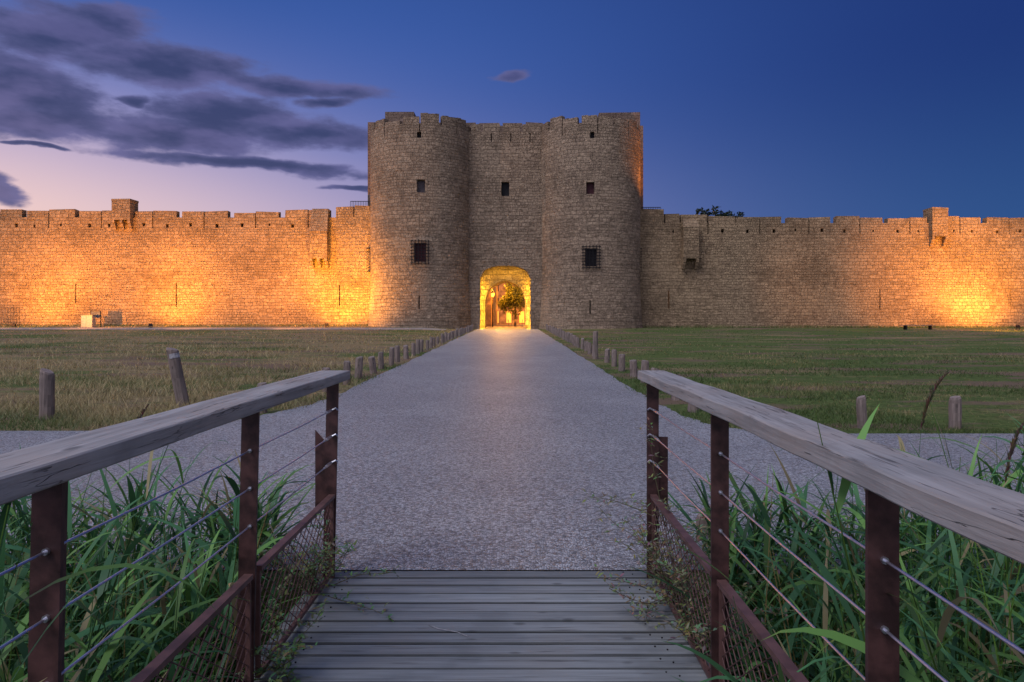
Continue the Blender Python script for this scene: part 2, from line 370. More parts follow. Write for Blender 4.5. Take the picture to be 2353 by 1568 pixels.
# ---------------- gatehouse
gh=empty('gatehouse',(-.87,66.3,.6)); tag(gh,'stone gatehouse with twin round towers and a lit archway closing the path','gatehouse')
def G(o): o.location=(.87,-66.3,-.6); return o
TOP=20.25; SILL=19.35
def tower(cpx,wins,side):
    cx=PX(cpx,66.3); Rx=4.86; Ry=4.2; cy=66.3
    def fn(u,v,d):
        th=u/Rx; fl=1+.035*(1-sst(.6,5.0,v))+(.02 if v<1.5 else 0)*(1-sst(.4,1.5,v))
        return (cx+(Rx*fl-d)*math.sin(th),cy-(Ry*fl-d)*math.cos(th),v)
    def uv_of(px,py):
        X0=None; Y=63.3
        for _ in range(12):
            s=(PX(px,Y)-cx)/Rx; s=max(-.99,min(.99,s)); th=math.asin(s); Y=cy-Ry*math.cos(th)
        return th*Rx,PZ(py,Y)
    hs=[];meta=[]
    for (p0,p1,y0,y1,kind) in wins:
        u0,v1=uv_of(p0,y0); u1,v0=uv_of(p1,y1); uc=(u0+u1)/2
        if kind=='slit': u0,u1=uc-.055,uc+.055
        hs.append((round(u0,4),round(u1,4),round(v0,4),round(v1,4))); meta.append(kind)
    N=72; ang=math.radians(112); us=[(-ang+2*ang*k/N)*Rx for k in range(N+1)]
    ms=[];k=0; a=-1.7; k=0
    while a<1.7:
        w=random.uniform(.28,.36); ms.append((a,a+w)); a+=w+(.075 if k%2 else .022); k+=1
    mb=MB(); panes=[]
    sl=[(round(b_*Rx+.0,4),round(b_*Rx+.09,4),SILL-.9,SILL-.03) for a,b_ in ms[::2] if abs(b_)<1.4]
    hs2=hs+[(s[0],s[1],round(s[2],4),round(s[3],4)) for s in sl]; meta2=meta+['slit']*len(sl)
    grid_wall(mb,fn,us,[-.5,.6,1.2,2,3,4,5,8,12,16,SILL],hs2,.45,panes)
    ring=[fn(u,SILL,0) for u in us]; ring2=[fn(u,SILL,.55) for u in us]
    for i in range(N): mb.face([ring[i],ring[i+1],ring2[i+1],ring2[i]]); mb.face([ring2[i],ring2[i+1],(ring2[i+1][0],ring2[i+1][1],SILL-.9),(ring2[i][0],ring2[i][1],SILL-.9)])
    mb.face([(p[0],p[1],SILL-.9) for p in ring2])
    tw=G(mb.build('round_tower',M['stone_tower'],gh))
    for (h,pm),k in zip(panes,meta2):
        mt={'grey':'grey_pane','red':'red','redbar':'red','darkbar':'dark','slit':'dark','hole':'dark'}[k]
        p=pm.build('arrow_slit' if k=='slit' else 'window',M[mt],tw)
    for k,(u0,u1,v0,v1) in zip(meta,hs):
        if k in('grey','red'):
            fr=MB(); e=.2
            for q in ((u0-e,u1+e,v1,v1+.3),(u0-e,u1+e,v0-.28,v0),(u0-e,u0,v0+.002,v1-.002),(u1,u1+e,v0+.002,v1-.002)):
                a,b_,c,d=q; P=[fn(a,c,-.02),fn(b_,c,-.02),fn(b_,c,.1),fn(a,c,.1),fn(a,d,-.02),fn(b_,d,-.02),fn(b_,d,.1),fn(a,d,.1)]
                fr.hexa(P)
            fr.build('window_surround',M['stone_tower'],tw)
        if k.endswith('bar'):
            g=MB(); e=.14; pr=-.28; nv=6; nh=8
            for i in range(nv):
                u=u0-e+(u1-u0+2*e)*i/(nv-1); pts=[fn(u,v0-e-.1,0.05),fn(u,v0-e-.1,pr),fn(u,v1+e+.1,pr),fn(u,v1+e+.1,.05)]; g.tube(pts,.032,5)
            for i in range(nh):
                v=v0-e+(v1-v0+2*e)*i/(nh-1); pts=[fn(u0-e-.1,v,.05),fn(u0-e-.1,v,pr-.02),fn(u1+e+.1,v,pr-.02),fn(u1+e+.1,v,.05)]; g.tube(pts,.032,5)
            g.build('window_grille',M['iron'],tw)
    for i_,(a,b_) in enumerate(ms):
        mm=MB(); n=5; tz=TOP+random.uniform(-.3,.12)-(.35 if random.random()<.25 else 0)
        for i in range(n):
            u0=(a+(b_-a)*i/n)*Rx; u1=(a+(b_-a)*(i+1)/n)*Rx
            mm.hexa([fn(u0,SILL,0),fn(u1,SILL,0),fn(u1,SILL,.54),fn(u0,SILL,.54)]+[(lambda p:(p[0],p[1],tz+.03*math.sin(i*2.1)))(fn(u,SILL,d)) for u,d in ((u0,.02),(u1,.02),(u1,.52),(u0,.52))])
        mm.build('merlon',M['stone_tower'],tw)
    return tw
tower(968,[(958,977,413,443,'grey'),(951,980,558,602,'redbar'),(961,965,680,711,'slit'),(958,968,303,317,'hole')],0)
tower(1355,[(1347,1366,419,446,'red'),(1344,1373,571,612,'darkbar'),(1354,1358,690,722,'slit'),(1356,1366,303,318,'hole')],1)

def arch_pts(x0,x1,zb,zs,za,kind,n=16):
    xc=(x0+x1)/2; a=(x1-x0)/2; P=[(x0,zb)]
    for i in range(n+1):
        t=-1+2*i/n; x=xc+a*t
        if kind=='seg': z=zs+(za-zs)*math.sqrt(max(0,1-abs(t)**2.6))
        else:
            s=abs(t); hh=(za-zs); q=.16
            z=zs+hh*(math.sqrt(max(0,1-((s+q)/(1+q))**2))/math.sqrt(1-(q/(1+q))**2))
        P.append((x,z))
    P.append((x1,zb)); return P
def arch_wall(x0,x1,zb,zt,y0,y1,P,mb):
    cols=P[1:-1]
    for y in (y0,y1):
        f=lambda L:mb.face([(x,y,z) for x,z in L])
        f([(x0,zb),(P[0][0],zb),(P[0][0],zt),(x0,zt)]); f([(P[-1][0],zb),(x1,zb),(x1,zt),(P[-1][0],zt)])
        for a,b_ in zip(cols[:-1],cols[1:]): f([a,b_,(b_[0],zt),(a[0],zt)])
    for a,b_ in zip(P[:-1],P[1:]):
        if (a[0]-b_[0])**2+(a[1]-b_[1])**2<1e-8: continue
        mb.face([(a[0],y0,a[1]),(a[0],y1,a[1]),(b_[0],y1,b_[1]),(b_[0],y0,b_[1])])
    mb.face([(x0,y0,zt),(x1,y0,zt),(x1,y1,zt),(x0,y1,zt)])
    for x in (x0,x1): mb.face([(x,y0,zb),(x,y1,zb),(x,y1,zt),(x,y0,zt)])
YG=65.3
GX=lambda p:PX(p,YG); GZ=lambda p:PZ(p,YG)
P1=arch_pts(GX(1103),GX(1219),.2,GZ(640),GZ(611),'seg')
mb=MB(); zc=GZ(560)
arch_wall(-4.9,3.1,.2,zc,YG,66.2,P1,mb)
panes=[]
wh=(round(GX(1152),4),round(GX(1170),4),round(GZ(451),4),round(GZ(418),4))
sl=[(GX(p)-.05,GX(p)+.05,18.5,19.35) for p in (1129,1174,1218)]
grid_wall(mb,lambda u,v,d:(u,YG+d,v),[-4.9,3.1],[zc,19.5],[wh]+sl,.5,panes)
mb.box(-4.9,3.1,YG+.52,66.2,zc+.01,19.45); mb.face([(-4.9,YG,19.5),(3.1,YG,19.5),(3.1,66.2,19.5),(-4.9,66.2,19.5)])
gw=G(mb.build('gate_wall',M['stone_tower'],gh))
for i,(h,pm) in enumerate(panes): pm.build('window' if i==0 else 'arrow_slit',M['dark'],gw)
for a,b_ in ((1082,1104),(1110,1149),(1156,1194),(1201,1243)):
    mm=MB(); irregular(mm,GX(a),GX(b_),YG,YG+.6,19.502,20.2); mm.build('merlon',M['stone_tower'],gw)
ar=MB(); P=P1; xc=GX(1161)
def off(P,e):
    out=[]
    for (x,z) in P:
        d=Vector((x-xc,(z-GZ(660)) if z>GZ(641) else 0)); d=d.normalized()*e if d.length>0 else d
        out.append((x+d.x,z+d.y))
    return out
Q=off(P1,.42)
for i in range(len(P1)-1):
    a,b_,c,d=P1[i],P1[i+1],Q[i+1],Q[i]
    ar.hexa([(a[0],YG-.03,a[1]),(b_[0],YG-.03,b_[1]),(b_[0],YG+.05,b_[1]),(a[0],YG+.05,a[1]),(d[0],YG-.03,d[1]),(c[0],YG-.03,c[1]),(c[0],YG+.05,c[1]),(d[0],YG+.05,d[1])])
ar.build('arch_surround',M['stone_tower'],gw)
P2=arch_pts(PX(1115,67),PX(1207,67),.2,PZ(690,67),PZ(645,67),'pt')
mb=MB(); arch_wall(-4.9,3.1,.2,12,66.95,68.0,P2,mb)
G(mb.build('inner_arch',M['stone_smooth'],gh))
P3=arch_pts(PX(1115,67)-.35,PX(1207,67)+.35,.2,PZ(684,67),PZ(637,67),'pt')
mb=MB(); xl,xr=PX(845,68.05),PX(1478,68.05); zt=PZ(289,68.05)
arch_wall(xl,xr,-.3,zt,68.05,78,[(x,max(z,-.3)) if i not in(0,len(P3)-1) else (x,-.3) for i,(x,z) in enumerate(P3)],mb)
kp=G(mb.build('keep_block',M['stone_keep'],gh))
for y in (68.05,77.4):
    x=xl
    while x<xr-1:
        w=random.uniform(1.5,2.1); mm=MB(); irregular(mm,x,min(x+w,xr),y,y+.6,zt+.002,zt+.75 if y>70 else zt+.3); mm.build('merlon',M['stone_keep'],kp); x+=w+.35
for a,b_,t in ((885,951,257),(1377,1471,258)):
    mm=MB(); x0,x1=PX(a,70),PX(b_,70); z1=PZ(t,70); irregular(mm,x0,x1,70,73,zt+.002,z1); mm.build('stair_turret',M['stone_keep'],kp)
for cxp in (851,1467):
    g=MB(); x0=wx(cxp)-.28; 
    for i in range(4): g.box(x0+i*.16,x0+i*.16+.03,YW-.34,YW-.31,wz(624),wz(572))
    for i in range(9):
        z=wz(622)+i*.26; g.box(x0-.02,x0+.55,YW-.30,YW-.27,z,z+.03)
    g.box(x0-.02,x0+.55,YW-.31,YW-.0,wz(624)-.04,wz(624)); g.box(x0-.02,x0+.55,YW-.31,YW,wz(572),wz(572)+.04)
    G(g.build('side_grille',M['iron'],gh))

# ------------------------------------------------------------ lights
def aim(o,tgt):
    d=Vector(tgt)-o.location; o.rotation_euler=d.to_track_quat('-Z','Y').to_euler()
def spot(loc,tgt,power,col,ang=110,blend=1,rad=.15):
    l=bpy.data.lights.new('spot','SPOT'); l.energy=power; l.color=col; l.spot_size=math.radians(ang); l.spot_blend=blend; l.shadow_soft_size=rad
    o=bpy.data.objects.new('flood_beam',l); C.objects.link(o); o.location=loc; aim(o,tgt); return o
def area(loc,tgt,power,col,sx,sy):
    l=bpy.data.lights.new('area','AREA'); l.shape='RECTANGLE'; l.size=sx; l.size_y=sy; l.energy=power; l.color=col
    o=bpy.data.objects.new('gate_strip_light',l); C.objects.link(o); o.location=loc; aim(o,tgt); return o
def point(loc,power,col,rad=.1):
    l=bpy.data.lights.new('point','POINT'); l.energy=power; l.color=col; l.shadow_soft_size=rad
    o=bpy.data.objects.new('lamp_light',l); C.objects.link(o); o.location=loc; return o
OR=(1,.36,.035)
def floodlight(x,y,tx,tz,power,label,col=OR,ang=110):
    z=gz(x,y); t=empty('floodlight',(x,y,z)); tag(t,label,'floodlight',None)
    b_=MB(); b_.box(-.12,.12,-.1,.1,0,.04); b_.build('base',M['iron'],t)
    b_=MB(); 
    for s in (-1,1): b_.box(s*.17-.012,s*.17+.012,-.02,.02,.03,.26)
    b_.box(-.18,.18,-.02,.02,.038,.055); b_.build('bracket',M['iron'],t)
    h=MB(); h.hexa([(-.15,-.10,.15),(.15,-.10,.15),(.15,.08,.12),(-.15,.08,.12),(-.15,-.07,.34),(.15,-.07,.34),(.15,.02,.38),(-.15,.02,.38)]); h.build('housing',M['iron'],t)
    g=MB(); g.face([(-.13,.09,.14),(.13,.09,.14),(.13,.035,.36),(-.13,.035,.36)]); g.build('lens',M['lamp'],t)
    spot((x,y+.2,z+.36),(tx,YW,tz),power,col,ang)
floodlight(-17.0,61.8,-16.4,5.4,8000,'small black floodlight in the grass beside the left tower, aimed at the wall',(1,.42,.03))
floodlight(wx(410),61.4,wx(410),5.2,5200,'small black floodlight on the grass below the left wall, midway along it')
floodlight(wx(120),61.4,wx(120),5.4,4600,'small black floodlight on the grass below the left wall near the white cabinet')
floodlight(wx(2240),60.8,wx(2240),5.6,10500,'small black floodlight on the grass below the far right wall turret',(1,.39,.045))
for x,p in ((-47,14500),(-38,14500),(-29,14000),(-20,16000)): spot((x,54.5,gz(x,55)+1.6),(x+1,YW,5.8),p,(1,.35,.045),86)
spot((40,52,gz(39,54)+1.6),(42,YW,5.5),22000,(1,.36,.055),84)
spot((28,52,gz(20,50)+1.5),(31,YW,5),2600,(1,.42,.10),70)
spot((-18.0,59.5,1.6),(-12.8,64,4),8500,(1,.41,.05),70)
spot((-20.0,56,1.8),(-11,63,13),3500,(1,.45,.12),50)
spot((16.2,65.3,12.2),(11.6,66.2,17.5),2800,(1,.34,.04),80)
GC=(1,.53,.035)
for x,zc_,sy in ((GX(1103)+.12,3.0,4.6),(GX(1219)-.12,3.0,4.6)):
    area((x,66.15,zc_),(x+(.05 if x<-1 else -.05),67,zc_),150,GC,.10,sy)
area((-.88,66.15,6.0),(-.88,67,5.9),34,GC,3.2,.12)
for x in (GX(1103)+.22,GX(1219)-.22): point((x,65.75,.95),70,GC,.08); point((x,65.75,3.4),32,GC,.08)
point((-.88,70.5,4.3),110,(1,.40,.05),.1); point((-.88,75.5,4.2),110,(1,.38,.045),.1)
spot((-.88,66.0,5.6),(-.88,50,0),2200,(1,.5,.15),110)

# ------------------------------------------------------------ beyond the gate
zs=gz(-.6,66)
mb=MB(); mb.face([(-40,77.62,zs+.012),(40,77.62,zs+.012),(40,180,zs+.012),(-40,180,zs+.012)]); tag(mb.build('street',M['asphalt']),kind='structure')
mb=MB()
for k in range(7): mb.box(-3.2+k*.7,-2.85+k*.7,79.2,81.4,zs+.016,zs+.02)
tag(mb.build('crosswalk',M['paint']),kind='structure')
def tree(x,y,z0,h,cr,label,green,nl=2600,group=None,leafsize=.16,asp=1.0):
    t=empty('tree',(x,y,z0)); tag(t,label,'tree',group)
    b_=MB(); b_.tube([(0,0,-.1),(.05,0,h*.25),(-.04,.03,h*.5),(0,0,h*.75)],[.16*h/6,.12*h/6,.09*h/6,.04*h/6],8)
    for k in range(7):
        a=k*2.4; zz=h*(.38+.05*k); b_.tube([(0,0,zz),(math.cos(a)*cr*.45,math.sin(a)*cr*.45,zz+h*.1),(math.cos(a)*cr*.8,math.sin(a)*cr*.8,zz+h*.18)],[.05*h/6,.03*h/6,.012],5)
    b_.build('trunk',M['bark'],t)
    cl=[]
    for k in range(22):
        v=rng.normal(size=3); v/=np.linalg.norm(v); r=rng.uniform(.3,.9)
        cl.append((v*np.array([cr,cr,cr*asp])*r+np.array([0,0,h-cr*asp]),rng.uniform(.25,.45)*cr,rng.uniform(.5,1.3)))
    ctr=[];sh=[]
    for i in range(nl):
        c,r,s_=cl[rng.integers(len(cl))]; v=rng.normal(size=3); v/=np.linalg.norm(v); ctr.append(c+v*r*rng.uniform(.5,1.1)); sh.append(s_)
    ctr=np.array(ctr); sh=np.array(sh); a=rng.normal(size=(nl,3)); a/=np.linalg.norm(a,axis=1)[:,None]; b2=np.cross(a,rng.normal(size=(nl,3))); b2/=np.linalg.norm(b2,axis=1)[:,None]
    a*=leafsize; b2*=leafsize*.5
    V=np.stack([ctr-a,ctr+b2,ctr+a,ctr-b2],1).reshape(-1,3); Fc=np.arange(nl*4).reshape(-1,4)
    cols=np.repeat(np.array(green)[None,:]*sh[:,None]*rng.uniform(.7,1.3,(nl,1)),4,axis=0)
    mesh_np('crown',V,Fc,cols,M['leaf'],t); return t
tree(.1,93,zs,6.7,2.4,'round street tree with dark crown seen through the archway',(.16,.17,.035),5200,asp=1.0)
tree(PX(1618,88),88,.6,PZ(479,88)-.6,2.1,'leftmost tree top showing above the right wall',(.02,.035,.02),1400,leafsize=.22)
tree(PX(1660,86),86,.6,PZ(474,86)-.6,1.6,'middle and tallest tree top showing above the right wall',(.02,.035,.02),1000,leafsize=.22)
tree(PX(1697,88),88,.6,PZ(488,88)-.6,1.7,'rightmost low tree top showing above the right wall',(.02,.035,.02),1000,leafsize=.22)
def house(x0,x1,y0,y1,h,label,face):
    t=empty('townhouse',((x0+x1)/2,(y0+y1)/2,zs)); tag(t,label,'house'); ox,oy,oz=t.location
    def Lh(o): o.location=(-ox,-oy,-oz); return o
    mb=MB(); panes=[]
    if face=='x':
        fn=lambda u,v,d:(x1-d,u,v); a0,a1=y0,y1
    else:
        fn=lambda u,v,d:(u,y0+d,v); a0,a1=x0,x1
    hs=[]; u=a0+.9
    while u<a1-1.4:
        for zz in (zs+.3,zs+3.4,zs+6.2):
            if zz+2<zs+h: hs.append((round(u,4),round(u+.95,4),round(zz,4),round(zz+(2.2 if zz<zs+1 else 1.6),4)))
        u+=2.4
    grid_wall(mb,fn,[a0,a1],[zs-.1,zs+h],hs,.25,panes)
    if face=='x':
        mb.face([(x0,y0,zs),(x1,y0,zs),(x1,y0,zs+h),(x0,y0,zs+h)]); mb.face([(x0,y1,zs),(x1,y1,zs),(x1,y1,zs+h),(x0,y1,zs+h)]); mb.face([(x0,y0,zs),(x0,y1,zs),(x0,y1,zs+h),(x0,y0,zs+h)])
    else:
        mb.face([(x0,y0,zs),(x0,y1,zs),(x0,y1,zs+h),(x0,y0,zs+h)]); mb.face([(x1,y0,zs),(x1,y1,zs),(x1,y1,zs+h),(x1,y0,zs+h)]); mb.face([(x0,y1,zs),(x1,y1,zs),(x1,y1,zs+h),(x0,y1,zs+h)])
    Lh(mb.build('facade',M['plaster'],t))
    for i,(hh,pm) in enumerate(panes): Lh(pm.build('window',M['litwin'] if i%3==0 else M['dark'],t))
    r=MB(); r.hexa([(x0-.3,y0-.3,zs+h),(x1+.3,y0-.3,zs+h),(x1+.3,y1+.3,zs+h),(x0-.3,y1+.3,zs+h),((x0+x1)/2-.1,y0+.6,zs+h+1.4),((x0+x1)/2+.1,y0+.6,zs+h+1.4),((x0+x1)/2+.1,y1-.6,zs+h+1.4),((x0+x1)/2-.1,y1-.6,zs+h+1.4)]); Lh(r.build('roof',M['roof'],t))
house(-12,-3.0,88,122,9,'plaster townhouse along the left of the street seen through the archway','x')
house(-12,9,128,138,8.5,'plaster townhouse closing the street seen through the archway','y')
t=empty('street_lamp',(-2.62,82,zs)); tag(t,'glowing orange street lamp seen through the left of the archway','street lamp')
b_=MB(); b_.tube([(0,0,0),(0,0,.5),(0,0,3.6)],[.09,.06,.045],8); b_.build('pole',M['iron'],t)
b_=MB(); b_.tube([(0,0,3.62),(0,0,3.72),(0,0,4.0),(0,0,4.08)],[.06,.14,.18,.1],8); b_.build('lamp_glass',M['lamp'],t)
b_=MB(); b_.tube([(0,0,4.09),(0,0,4.2),(0,0,4.35)],[.22,.15,.03],8); b_.build('cap',M['iron'],t)
SO=(1,.38,.035)
point((-1.9,82,zs+3.9),1300,SO,.2); point((2.4,88,zs+4.5),1800,SO,.2); point((-2.3,92,zs+5),2000,SO,.2); point((2.5,120,zs+5),7000,SO,.2); point((-1.0,86,zs+6),1800,SO,.2)
def cafe_chair(x,y,rz,label):
    t=empty('cafe_chair',(x,y,zs+.012),rz); tag(t,label,'chair')
    b_=MB(); b_.box(-.22,.22,-.22,.22,.44,.47); b_.build('seat',M['cafe'],t)
    b_=MB(); b_.hexa([(-.21,.2,.55),(.21,.2,.55),(.21,.23,.55),(-.21,.23,.55),(-.21,.26,.9),(.21,.26,.9),(.21,.29,.9),(-.21,.29,.9)]); b_.build('backrest',M['cafe'],t)
    for sx in(-1,1):
        for sy in (-1,1):
            b_=MB(); b_.tube([(sx*.22,sy*.22,0),(sx*.19,sy*.19,.437)],.014,6); b_.build('leg',M['greymetal'],t)
        b_=MB(); b_.tube([(sx*.19,.19,.44),(sx*.19,.27,.88)],.012,6); b_.build('back_post',M['greymetal'],t)
def cafe_table(x,y,label):
    t=empty('cafe_table',(x,y,zs+.012)); tag(t,label,'table')
    b_=MB(); b_.tube([(0,0,.71),(0,0,.74)],.38,16); b_.build('tabletop',M['cafe'],t)
    b_=MB(); b_.tube([(0,0,.04),(0,0,.709)],.03,8); b_.build('pedestal',M['greymetal'],t)
    b_=MB(); b_.tube([(0,0,0),(0,0,.039)],[.24,.2],12); b_.build('base',M['greymetal'],t)
cafe_table(.15,88,'round cafe table below the street tree in the archway')
cafe_chair(-.55,88,1.4,'cafe chair left of the round table in the archway'); cafe_chair(.8,88.1,-1.5,'cafe chair right of the round table in the archway'); cafe_chair(.2,89,0,'cafe chair behind the round table in the archway')

# ------------------------------------------------------------ things near the walls
t=empty('utility_cabinet',(PX(203,62),62,gz(-38,62))); tag(t,'white utility cabinet standing on the grass before the left wall','cabinet')
b_=MB(); b_.box(-.5,.5,-.25,.25,.06,1.1); b_.box(-.52,.52,-.27,.27,0,.06); b_.build('body',M['white'],t)
b_=MB(); b_.box(-.46,-.01,-.265,-.252,.12,1.03); b_.build('door',M['white'],t); b_=MB(); b_.box(.01,.46,-.265,-.252,.12,1.03); b_.build('door',M['white'],t)
b_=MB(); b_.box(-.54,.54,-.29,.29,1.102,1.15); b_.build('lid',M['greymetal'],t)
t=empty('information_board',(PX(220,63.0),63.0,gz(-38,63.0))); tag(t,'grey information board on two legs behind the white cabinet','sign')
b_=MB(); b_.box(-.42,.42,-.03,.03,.85,1.45); b_.build('panel',M['greymetal'],t)
for s in (-1,1): b_=MB(); b_.box(s*.46-.03,s*.46+.03,-.03,.03,0,1.48); b_.build('leg',M['iron'],t)
b_=MB(); b_.box(-.49,.49,-.1,.08,1.485,1.52); b_.build('top_rail',M['iron'],t)
def barrier(x,y,w,h,label):
    t=empty('metal_barrier',(x,y,gz(x,y))); tag(t,label,'barrier')
    b_=MB(); b_.tube([(-w/2,0,0),(-w/2,0,h),(w/2,0,h),(w/2,0,0)],.018,6); b_.build('frame',M['iron'],t)
    b_=MB(); n=int(w/.14)
    for k in range(1,n): xx=-w/2+w*k/n; b_.box(xx-.006,xx+.006,-.01,.01,.15,h)
    b_.box(-w/2,w/2,-.012,.012,.14,.16); b_.build('bars',M['iron'],t)
    for s in (-1,1): b_=MB(); b_.box(s*w/2-.03,s*w/2+.03,-.3,.3,0,.03); b_.build('foot',M['iron'],t)
barrier(PX(8,65),65.8,1.9,1.8,'tall dark metal barrier against the left wall at the picture edge')
t=empty('bench',(PX(2109,60),60,gz(35,60))); tag(t,'low dark backless bench on the grass before the right wall','bench')
b_=MB(); 
for k in range(3): b_.box(-1.5,1.5,-.22+k*.15,-.09+k*.15,.36,.41)
b_.build('seat',M['post'],t)
for s in (-1.1,1.1): b_=MB(); b_.box(s-.06,s+.06,-.2,.2,0,.357); b_.build('leg',M['iron'],t)

# ------------------------------------------------------------ wooden posts
def post_mesh(h,r,name='wooden_post',band=False,seed=0):
    rr=random.Random(seed); b_=MB(); n=14; prof=[(-.25,1.0),(0,1.03),(h*.25,.98),(h*.5,1.0),(h*.8,.97),(h-.03,.95),(h,.82)]
    jit=[[1+rr.uniform(-.05,.05) for _ in range(n)] for _ in prof]; tilt=rr.uniform(-.04,.04)
    rings=[[(math.cos(2*PI*k/n)*r*s*jit[i][k],math.sin(2*PI*k/n)*r*s*jit[i][k],z+(tilt*math.cos(2*PI*k/n) if z>h*.9 else 0)) for k in range(n)] for i,(z,s) in enumerate(prof)]
    for i in range(len(prof)-1):
        for k in range(n): b_.face([rings[i][k],rings[i][(k+1)%n],rings[i+1][(k+1)%n],rings[i+1][k]],t=rr.uniform(.8,1.15))
    b_.face(rings[-1],t=1.3); return b_
protos=[post_mesh(.5,.085,seed=s) for s in range(5)]; pm=[]
def place_post(x,y,h,r,lean,label,group=None,seed=None,z=None):
    if seed is None:
        o=post_mesh(h,r,seed=random.randint(0,999)).build('wooden_post',M['post'],weld=True,smooth=False)
    else:
        while len(pm)<=seed: pm.append(None)
        if pm[seed] is None:
            o=protos[seed].build('wooden_post',M['post'],weld=True); pm[seed]=o
        else: o=pm[seed].copy(); C.objects.link(o)
        o.scale=(r/.085,r/.085,h/.5)
    o.location=(x,y,gz(x,y) if z is None else z); o.rotation_euler=(lean[0],lean[1],random.uniform(0,6)) if seed is not None else (lean[0],lean[1],0)
    tag(o,label,'post',group); return o
y=10.9;k=0
while y<63:
    lean=(random.uniform(-.06,.06),random.uniform(-.06,.06))
    if 17.7<y<18.9: lean=(.0,-.16)
    place_post(-3.74+random.uniform(-.06,.06)-(.25 if y<13 else 0),y,random.uniform(.40,.55),random.uniform(.075,.095),lean,'short weathered round post in the row along the left edge of the path','posts along the left edge of the path',seed=k%5)
    y+=random.uniform(1.25,1.6); k+=1
y=11.0
while y<63:
    if abs(y-23.5)>.5:
        place_post(2.93+random.uniform(-.05,.05),y,random.uniform(.40,.55),random.uniform(.075,.095),(random.uniform(-.06,.06),random.uniform(-.06,.06)),'short weathered round post in the row along the right edge of the path','posts along the right edge of the path',seed=k%5)
    y+=random.uniform(1.3,1.7); k+=1
place_post(2.79,23.5,.95,.09,(0,0),'tall round post rising above the others in the right hand row')
place_post(-7.04,10.28,.72,.1,(0,0.01),'stout upright round post in the grass at the far left')
o=place_post(-5.6,11.56,1.0,.1,(.05,-.17),'tall leaning round post with a white band near its top in the left field')
bb=MB(); n=14
for k in range(n):
    a0,a1=2*PI*k/n,2*PI*(k+1)/n
    if 4.3<a0<5.9: bb.face([(math.cos(a)*.104,math.sin(a)*.104,z) for a,z in ((a0,.84),(a1,.84),(a1,.92),(a0,.92))])
bb.build('white_band',M['band'],o)
place_post(4.82,9.45,.43,.065,(0,-.06),'slightly leaning short post on the right field beside the reed head')
place_post(6.1,9.45,.43,.078,(0,0),'upright short post at the right end of the field edge')
place_post(1.27,4.65,.95,.06,(0,0.03),'worn wooden stake among the reeds behind the right railing',z=-.75)

# ------------------------------------------------------------ footbridge
t=empty('footbridge',(-.16,2,0)); tag(t,'grey plank footbridge deck between the two railings','footbridge')
mb=MB(); y=4.055; 
while y>-2.5:
    w=.112; x0=-1.15+random.uniform(-.012,.012); x1=.84+random.uniform(-.012,.012); dz=random.uniform(-.003,.003); tt=random.uniform(.70,1.25)
    e=.005; yy0,yy1=y-w,y-.009; tp=random.uniform(-.002,.002)
    prof=[(yy0,-.04),(yy0,-e),(yy0+e,tp),((yy0+yy1)/2,-.001),(yy1-e,-tp),(yy1,-e),(yy1,-.04)]
    tl=[.2,.4,1,.95,.5,.2]
    for q,(a,b_) in enumerate(zip(prof[:-1],prof[1:])):
        mb.face([(x0,a[0],a[1]+.012+dz),(x1,a[0],a[1]+.012+dz),(x1,b_[0],b_[1]+.012+dz),(x0,b_[0],b_[1]+.012+dz)],t=tt*tl[q])
    for x in (x0,x1): mb.face([(x,p[0],p[1]+.012+dz) for p in prof],t=tt)
    y-=w+.002
o=mb.build('deck_boards',M['plank'],t); o.location=(.16,-2,0)
mb=MB()
for x in (-1.05,-.16,.73): mb.box(x-.05,x+.05,-2.4,4.0,-.24,-.032)
o=mb.build('beam',M['rust'],t); o.location=(.16,-2,0)
mb=MB(); yk=4.055-.035
while yk>.3:
    for x in (-.98,.66):
        for dx in (-.02,.03): mb.tube([(x+dx,yk-.03*(dx>0),.009),(x+dx,yk-.03*(dx>0),.0155)],.004,6)
    yk-=.114
o=mb.build('screws',M['iron'],t); o.location=(.16,-2,0)

